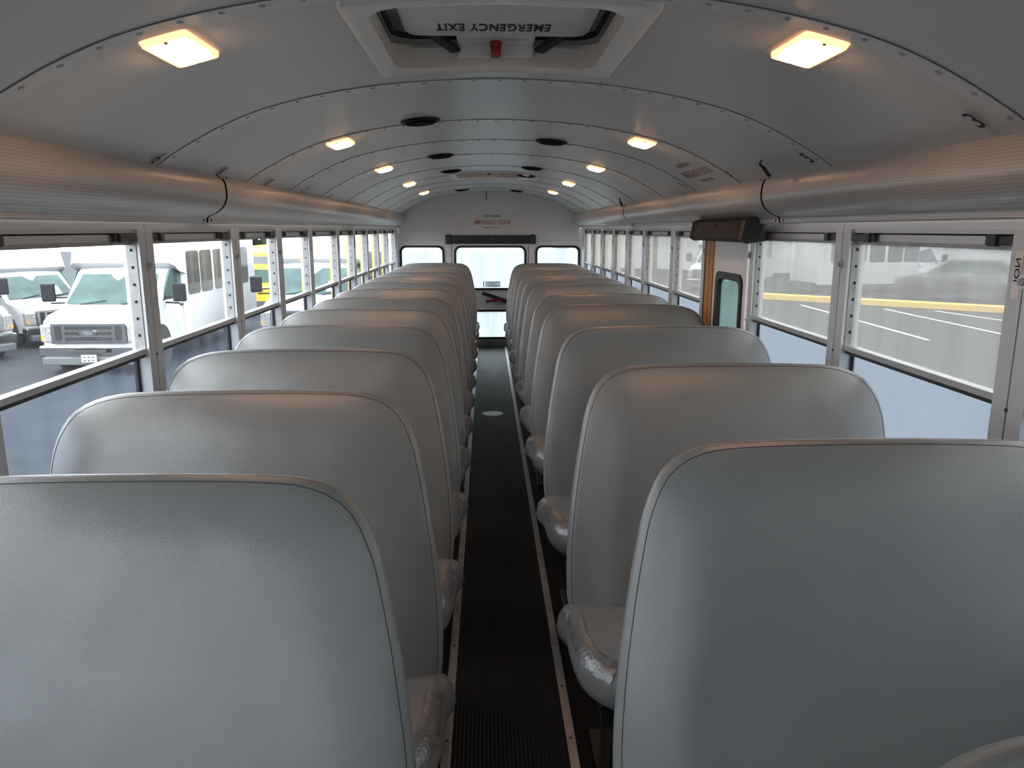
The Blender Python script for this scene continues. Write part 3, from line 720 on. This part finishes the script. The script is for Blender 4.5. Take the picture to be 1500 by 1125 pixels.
# ------------------------------------------------------------------ outside
GZ = -1.0
b = MB(); b.add([(-70, -30, GZ), (70, -30, GZ), (70, 90, GZ), (-70, 90, GZ)], [(0, 1, 2, 3)], 'asphalt'); tag(b.build('ground'), kind='structure')
def mirror_arm(b, s, W): pass
def shuttle(name, label, loc, rz, smoked=True):
    """cutaway shuttle bus, nose at local y=0 looking toward -y, ground at z=0"""
    r = empty(name, loc, rz, label, 'bus', 'white shuttle buses parked outside'); W = .88
    # cab: side profile lofted across the width
    prof = [(.02, .36), (0, .50), (.02, .80), (.07, .93), (.22, 1.02), (.80, 1.12), (1.42, 1.72), (1.55, 1.80), (2.3, 1.84), (2.3, .36)]
    b = MB()
    def sec(x, k, c_): return [Vector((x, y + c_*(1 if y < .6 else .35), .36+(z-.36)*k)) for y, z in prof]
    b.loft([sec(-W, .93, .16), sec(-W+.05, .98, .06), sec(-.5, 1.0, .01), sec(0, 1.01, 0), sec(.5, 1.0, .01), sec(W-.05, .98, .06), sec(W, .93, .16)], 'van'); b.build('cab', r, smooth=.6)
    # passenger box with cap over the cab
    BW = .98; bp = [(1.93, .42), (1.93, 1.70), (1.55, 1.78), (1.40, 1.88), (1.65, 2.62), (2.0, 2.72), (6.3, 2.72), (6.35, 2.6), (6.35, .42)]
    b = MB(); b.loft([[Vector((x, y+c_, z-h)) for y, z in bp] for x, c_, h in ((-BW, .08, .06), (-BW+.08, 0, 0), (BW-.08, 0, 0), (BW, .08, .06))], 'vanlow'); b.build('body', r, smooth=.5)
    # windscreen
    b = MB()
    def wp(x, t): y = .84+t*.55; z = 1.145+t*.515; return Vector((x, y-.028+abs(x)**3*.05, z+.012))
    n = 8; rows = [[wp(-.80*(1-.12*t)+1.6*(1-.12*t)*i/n, t) for i in range(n+1)] for t in (0, .5, 1)]
    vs = [p_ for R_ in rows for p_ in R_]; b.add(vs, [(a*(n+1)+i, a*(n+1)+i+1, (a+1)*(n+1)+i+1, (a+1)*(n+1)+i) for a in range(2) for i in range(n)], 'vglass'); ws_ = b.build('windscreen', r, smooth=True)
    b = MB(); b.add([wp(.30, .10)+Vector((0, -.006, .004)), wp(.50, .10)+Vector((0, -.006, .004)), wp(.50, .48)+Vector((0, -.006, .004)), wp(.33, .48)+Vector((0, -.006, .004))], [(0, 1, 2, 3)], 'whiteink'); b.build('paper_notice', ws_)
    for x0 in (-.62, .12):
        b = MB(); b.bar(wp(x0+.1, -.02)+Vector((0, -.01, .01)), wp(x0+.55, .10)+Vector((0, -.012, .012)), .015, .015, 'gasket'); b.build('wiper', ws_)
    # grille
    b = MB(); b.box(-.64, .64, -.035, .08, .545, .91, 'chrome'); g = b.build('grille', r, bevel=.015)
    for i in range(3):
        b = MB(); z = .60+.095*i; b.box(-.40, .40, -.042, -.03, z, z+.060, 'gapblack'); b.build('slat', g)
    for s in (-1, 1):
        b = MB(); b.box(min(s*.46, s*.57), max(s*.46, s*.57), -.042, -.03, .60, .86, 'gapblack'); b.build('slat', g)
    b = MB(); el = [(.15*math.cos(2*PI*i/24), .735+.058*math.sin(2*PI*i/24)) for i in range(24)]
    b.prism(el, lambda q: Vector((q[0], -.04, q[1])), lambda q: Vector((q[0], -.06, q[1])), 'chrome'); em = b.build('emblem', g)
    b = MB(); b.prism([(x*.62, .735+(z-.735)*.6) for x, z in el], lambda q: Vector((q[0], -.06, q[1])), lambda q: Vector((q[0], -.064, q[1])), 'vgrey'); b.build('emblem_centre', em)
    for s in (-1, 1):
        b = MB(); b.box(min(s*.65, s*.87), max(s*.65, s*.87), .0, .16, .56, .86, 'headlamp', T=lambda v: Vector((v.x, v.y+max(0, abs(v.x)-.6)*.30-.03, v.z))); hl = b.build('headlight', r, bevel=.02)
        b = MB(); b.box(min(s*.74, s*.85), max(s*.74, s*.85), .03, .12, .60, .68, 'amber'); b.build('indicator', hl)
    b = MB(); b.box(-.90, .90, -.10, .12, .30, .50, 'chrome', T=lambda v: Vector((v.x, v.y+max(0, abs(v.x)-.6)*.35, v.z))); bm_ = b.build('bumper', r, bevel=.03)
    b = MB(); b.box(-.82, .82, -.07, .1, .17, .31, 'vgrey'); b.build('lower_valance', bm_, bevel=.02)
    b = MB(); b.box(-.34, .30, -.106, -.09, .37, .44, 'vdark'); b.build('air_slot', bm_)
    b = MB(); b.box(-.12, .14, -.125, -.105, .23, .36, 'plate')
    for x in (-.08, -.01, .06): b.box(x, x+.035, -.128, -.12, .25, .275, 'vgrey'); b.box(x, x+.035, -.128, -.12, .31, .335, 'vgrey')
    b.build('number_plate', bm_)
    # doors, side windows
    for s in (-1, 1):
        b = MB(); b.prism([(1.02, 1.20), (1.92, 1.20), (1.92, 1.74), (1.45, 1.74)], lambda q: Vector((s*(W+.004), q[0], q[1])), lambda q: Vector((s*(W-.03), q[0], q[1])), 'vglass'); b.build('side_window', r)
        b = MB(); b.box(min(s*W, s*(W+.02)), max(s*W, s*(W+.02)), 1.80, 1.93, 1.03, 1.07, 'mirror'); b.build('door_handle', r)
        b = MB(); b.box(min(s*(W+.20), s*(W+.44)), max(s*(W+.20), s*(W+.44)), .98, 1.08, 1.18, 1.52, 'mirror'); mi = b.build('wing_mirror', r, bevel=.03)
        b = MB(); b.bar((s*(W-.02), 1.15, 1.25), (s*(W+.3), 1.04, 1.25), .03, .03, 'mirror'); b.bar((s*(W-.02), 1.18, 1.15), (s*(W+.3), 1.04, 1.15), .03, .03, 'mirror'); b.build('mirror_arm', mi)
        for i in range(5):
            y = (2.02, 2.74, 3.54, 4.36, 5.22)[i]; b = MB(); q = rrect(y, y+.66, 1.22, 2.08, .08)
            b.prism(q, lambda p_: Vector((s*(BW+.008), p_[0], p_[1])), lambda p_: Vector((s*(BW-.03), p_[0], p_[1])), 'vdark'); b.build('window', r)
        for y in (.85, 5.0):
            b = MB(); b.cyl((s*(W-.20), y, .34), (s, 0, 0), .34, .20, 'tyre', 28); wh = b.build('wheel', r, smooth=.6)
            b = MB(); b.cyl((s*(W-.002), y, .34), (s, 0, 0), .19, .012, 'chrome', 20, .15); b.cyl((s*W, y, .34), (s, 0, 0), .07, .04, 'chrome', 16); b.build('hubcap', wh, smooth=.6)
            b = MB(); b.cyl((s*(W-.10), y, .36), (s, 0, 0), .42, .103, 'vdark', 28); b.build('wheel_arch', r)
    for x in (-.6, -.18, 0, .18, .6):
        b = MB(); b.box(x-.04, x+.04, 1.70, 1.78, 2.50, 2.54, 'amber'); b.build('marker_light', r)
    return r
shuttle('shuttle_bus', 'white shuttle bus with chrome grille, large in the nearest left windows', (-6.93, 13.25, GZ), 0)
v1 = bpy.data.objects['shuttle_bus']
def vcopy(label, loc, rz, sc_=1.):
    c_ = copy_tree(v1); c_.location = loc; c_.scale = (sc_,)*3; c_.rotation_euler = (0, 0, rz); tag(c_, label); return c_
vcopy('white shuttle bus seen through the left windows farther back, wide green windscreen', (-3.72, 15.3, GZ), 0)
vcopy('white shuttle bus standing at an angle behind the chrome-grilled one, far left', (-9.30, 16.8, GZ), math.radians(57), .88)
vcopy('white vehicle cut off by the left picture edge, only its headlight corner showing', (-9.75, 14.3, GZ), math.radians(57))
# yellow school bus
yb_ = empty('school_bus', (-7.15, 22.5, GZ), 0, 'yellow school bus glimpsed between two white shuttle buses', 'bus'); yb_.scale = (1, 1, .85)
b = MB(); bp = [(0, .35), (0, .92), (.2, 1.0), (1.0, 1.05), (1.05, .35)]
b.loft([[Vector((x, y+c_, z)) for y, z in bp] for x, c_ in ((-.7, .12), (-.6, 0), (.6, 0), (.7, .12))], 'yellow'); b.build('hood', yb_, smooth=.5)
b = MB(); bp = [(1.0, .4), (1.0, 1.0), (1.15, 1.75), (1.25, 2.1), (1.6, 2.3), (8, 2.3), (8, .4)]
b.loft([[Vector((x, y+c_, z-h)) for y, z in bp] for x, c_, h in ((-1.05, .06, .12), (-.9, 0, 0), (.9, 0, 0), (1.05, .06, .12))], 'yellow'); b.build('body', yb_, smooth=.5)
b = MB(); b.add([(-.9, .985, 1.04), (.9, .985, 1.04), (.86, 1.085, 1.52), (-.86, 1.085, 1.52)], [(0, 1, 2, 3)], 'vglass'); b.build('windscreen', yb_)
b = MB(); b.add([(-.8, 1.13, 1.72), (.8, 1.13, 1.72), (.78, 1.20, 1.98), (-.78, 1.20, 1.98)], [(0, 1, 2, 3)], 'vgrey'); b.build('sign_band', yb_)
for s in (-1, 1):
    b = MB(); b.cyl((s*.55, .6, .35), (s, 0, 0), .35, .2, 'tyre', 24); b.build('wheel', yb_)
    b = MB(); b.cyl((s*.75, 6.5, .35), (s, 0, 0), .35, .2, 'tyre', 24); b.build('wheel', yb_)
b = MB(); b.box(-.85, .85, -.12, 0, .3, .5, 'vgrey'); b.build('bumper', yb_)
def tree(loc, h, label):
    t = empty('tree', loc, 0, label, 'tree')
    b = MB(); b.cyl((0, 0, 0), (0, 0, 1), .22, h*.4, 'bark', 10, .14); b.build('trunk', t)
    b = MB(); rnd = random.Random(5)
    for i in range(420):
        a, zz = rnd.uniform(0, 2*PI), rnd.uniform(.2, 1); rr = (1-zz)*h*.32+.25; q = Vector((math.cos(a)*rr*rnd.uniform(.3, 1), math.sin(a)*rr*rnd.uniform(.3, 1), zz*h))
        u = Vector((rnd.uniform(-1, 1), rnd.uniform(-1, 1), rnd.uniform(-.6, .3))).normalized()*.55; w = u.cross(Vector((rnd.random(), rnd.random(), 1))).normalized()*.30
        b.add([q-u-w*.2, q-w, q+u, q+w], [(0, 1, 2, 3)], 'leaf')
    b.build('crown', t)
tree((-10.4, 33.0, GZ), 6.5, 'dark green tree rising behind the yellow school bus')
# right-hand side: kerb, bay lines, parked vehicles, building
k = empty('kerb', (13.1, 24.6, GZ), 0, 'long yellow painted kerb beyond the right windows', 'kerb')
def curb_pt(t): return Vector((9.9+t*11., 27.6-t*9.6, GZ))
b = MB(); a_, e_ = curb_pt(0)-k.location, curb_pt(1)-k.location; b.bar(a_+Vector((0, 0, .10)), e_+Vector((0, 0, .10)), .5, .2, 'kerb'); b.build('kerb_stone', k, bevel=.02)
for i, (a_, e_, lb) in enumerate((((10.6, 25.0), (10.15, 16.8), 'white parking bay line on the asphalt, crossing both right-hand windows'), ((12.72, 23.6), (12.5, 17.0), 'long white parking bay line on the asphalt in the nearest right window'), ((14.0, 23.0), (14.9, 17.6), 'short white parking bay line at the far right of the asphalt'))):
    b = MB(); b.bar((a_[0], a_[1], GZ+.006), (e_[0], e_[1], GZ+.006), .11, .008, 'line'); tag(b.build('bay_line'), lb, 'road marking')
vr = vcopy('white shuttle bus with dark windows, faint behind the dirty nearest right window', (19.2, 31.2, GZ), math.radians(98))
vr2 = vcopy('white shuttle bus, faint behind the dirty second right window', (9.0, 30.5, GZ), math.radians(-35))
car = empty('car', (17.2, 26.6, GZ), math.radians(-35), 'dark car with a sloping windscreen, faint behind the dirty nearest right window', 'car')
b = MB(); cp = [(0, .3), (0, .75), (.9, .95), (1.7, 1.5), (3.2, 1.5), (3.9, 1.0), (4.3, .95), (4.35, .3)]
b.loft([[Vector((y-2.2, x*k_, z)) for y, z in cp] for x, k_ in ((-.85, 1), (-.7, 1), (.7, 1), (.85, 1))], 'sedan'); b.build('body', car, bevel=.05, smooth=.6)
for s in (-1, 1):
    b = MB(); b.prism([(1.15, 1.02), (1.75, 1.42), (3.15, 1.42), (3.6, 1.02)], lambda q: Vector((q[0]-2.2, s*.86, q[1])), lambda q: Vector((q[0]-2.2, s*.84, q[1])), 'vglass'); b.build('side_window', car)
    for y in (.9, 3.5):
        b = MB(); b.cyl((y-2.2, s*.68, .33), (0, s, 0), .33, .2, 'tyre', 24); b.build('wheel', car)
bd = empty('building', (22, 40, GZ), math.radians(-38), 'pale low building with dark posts and beam beyond the right windows', 'building')
b = MB(); b.box(-22, 22, 0, 6, 0, 5.5, 'bwall'); b.build('wall', bd)
for i in range(7):
    x = -20+i*6.5; b = MB(); b.box(x-.3, x+.3, -2.2, -1.6, 0, 4.4, 'bdark'); b.build('post', bd)
b = MB(); b.box(-22, 22, -2.6, 0, 4.4, 5.0, 'bwall'); b.build('canopy', bd)

# ------------------------------------------------------------------ light, world, camera
w = bpy.data.worlds.new('overcast_sky'); SC.world = w; w.use_nodes = True; nt = w.node_tree; nt.nodes.clear()
out = nt.nodes.new('ShaderNodeOutputWorld'); bg = nt.nodes.new('ShaderNodeBackground'); tc = nt.nodes.new('ShaderNodeTexCoord')
sep = nt.nodes.new('ShaderNodeSeparateXYZ'); rp = nt.nodes.new('ShaderNodeValToRGB')
rp.color_ramp.elements[0].position = .0; rp.color_ramp.elements[0].color = (.62, .66, .70, 1)
rp.color_ramp.elements[1].position = .6; rp.color_ramp.elements[1].color = (.92, .97, 1.0, 1)
nt.links.new(tc.outputs['Generated'], sep.inputs[0]); nt.links.new(sep.outputs['Z'], rp.inputs['Fac'])
nt.links.new(rp.outputs['Color'], bg.inputs['Color']); bg.inputs['Strength'].default_value = 2.9
nt.links.new(bg.outputs[0], out.inputs['Surface'])
cam = bpy.data.cameras.new('camera'); co = bpy.data.objects.new('camera', cam); COL.objects.link(co)
F = 1100.; cam.sensor_fit = 'HORIZONTAL'; cam.sensor_width = 36.; cam.lens = 36.*F/1500.; cam.clip_start = .05; cam.clip_end = 300
th = math.atan((562.5-336)/F); ps = math.atan(38*math.cos(th)/F)
fw = Vector((math.sin(ps)*math.cos(th), math.cos(ps)*math.cos(th), -math.sin(th)))
rt = Vector((math.cos(ps), -math.sin(ps), 0)); up = rt.cross(fw)
R = Matrix((rt, up, -fw)).transposed()
co.matrix_world = Matrix.Translation((0, 0, 1.5)) @ R.to_4x4()
SC.camera = co
SC.view_settings.view_transform = 'Standard'; SC.view_settings.look = 'None'; SC.view_settings.exposure = 1.34
SC.cycles.max_bounces = 8; SC.cycles.diffuse_bounces = 5; SC.cycles.glossy_bounces = 4; SC.cycles.transparent_max_bounces = 16
SC.cycles.sample_clamp_indirect = 4.
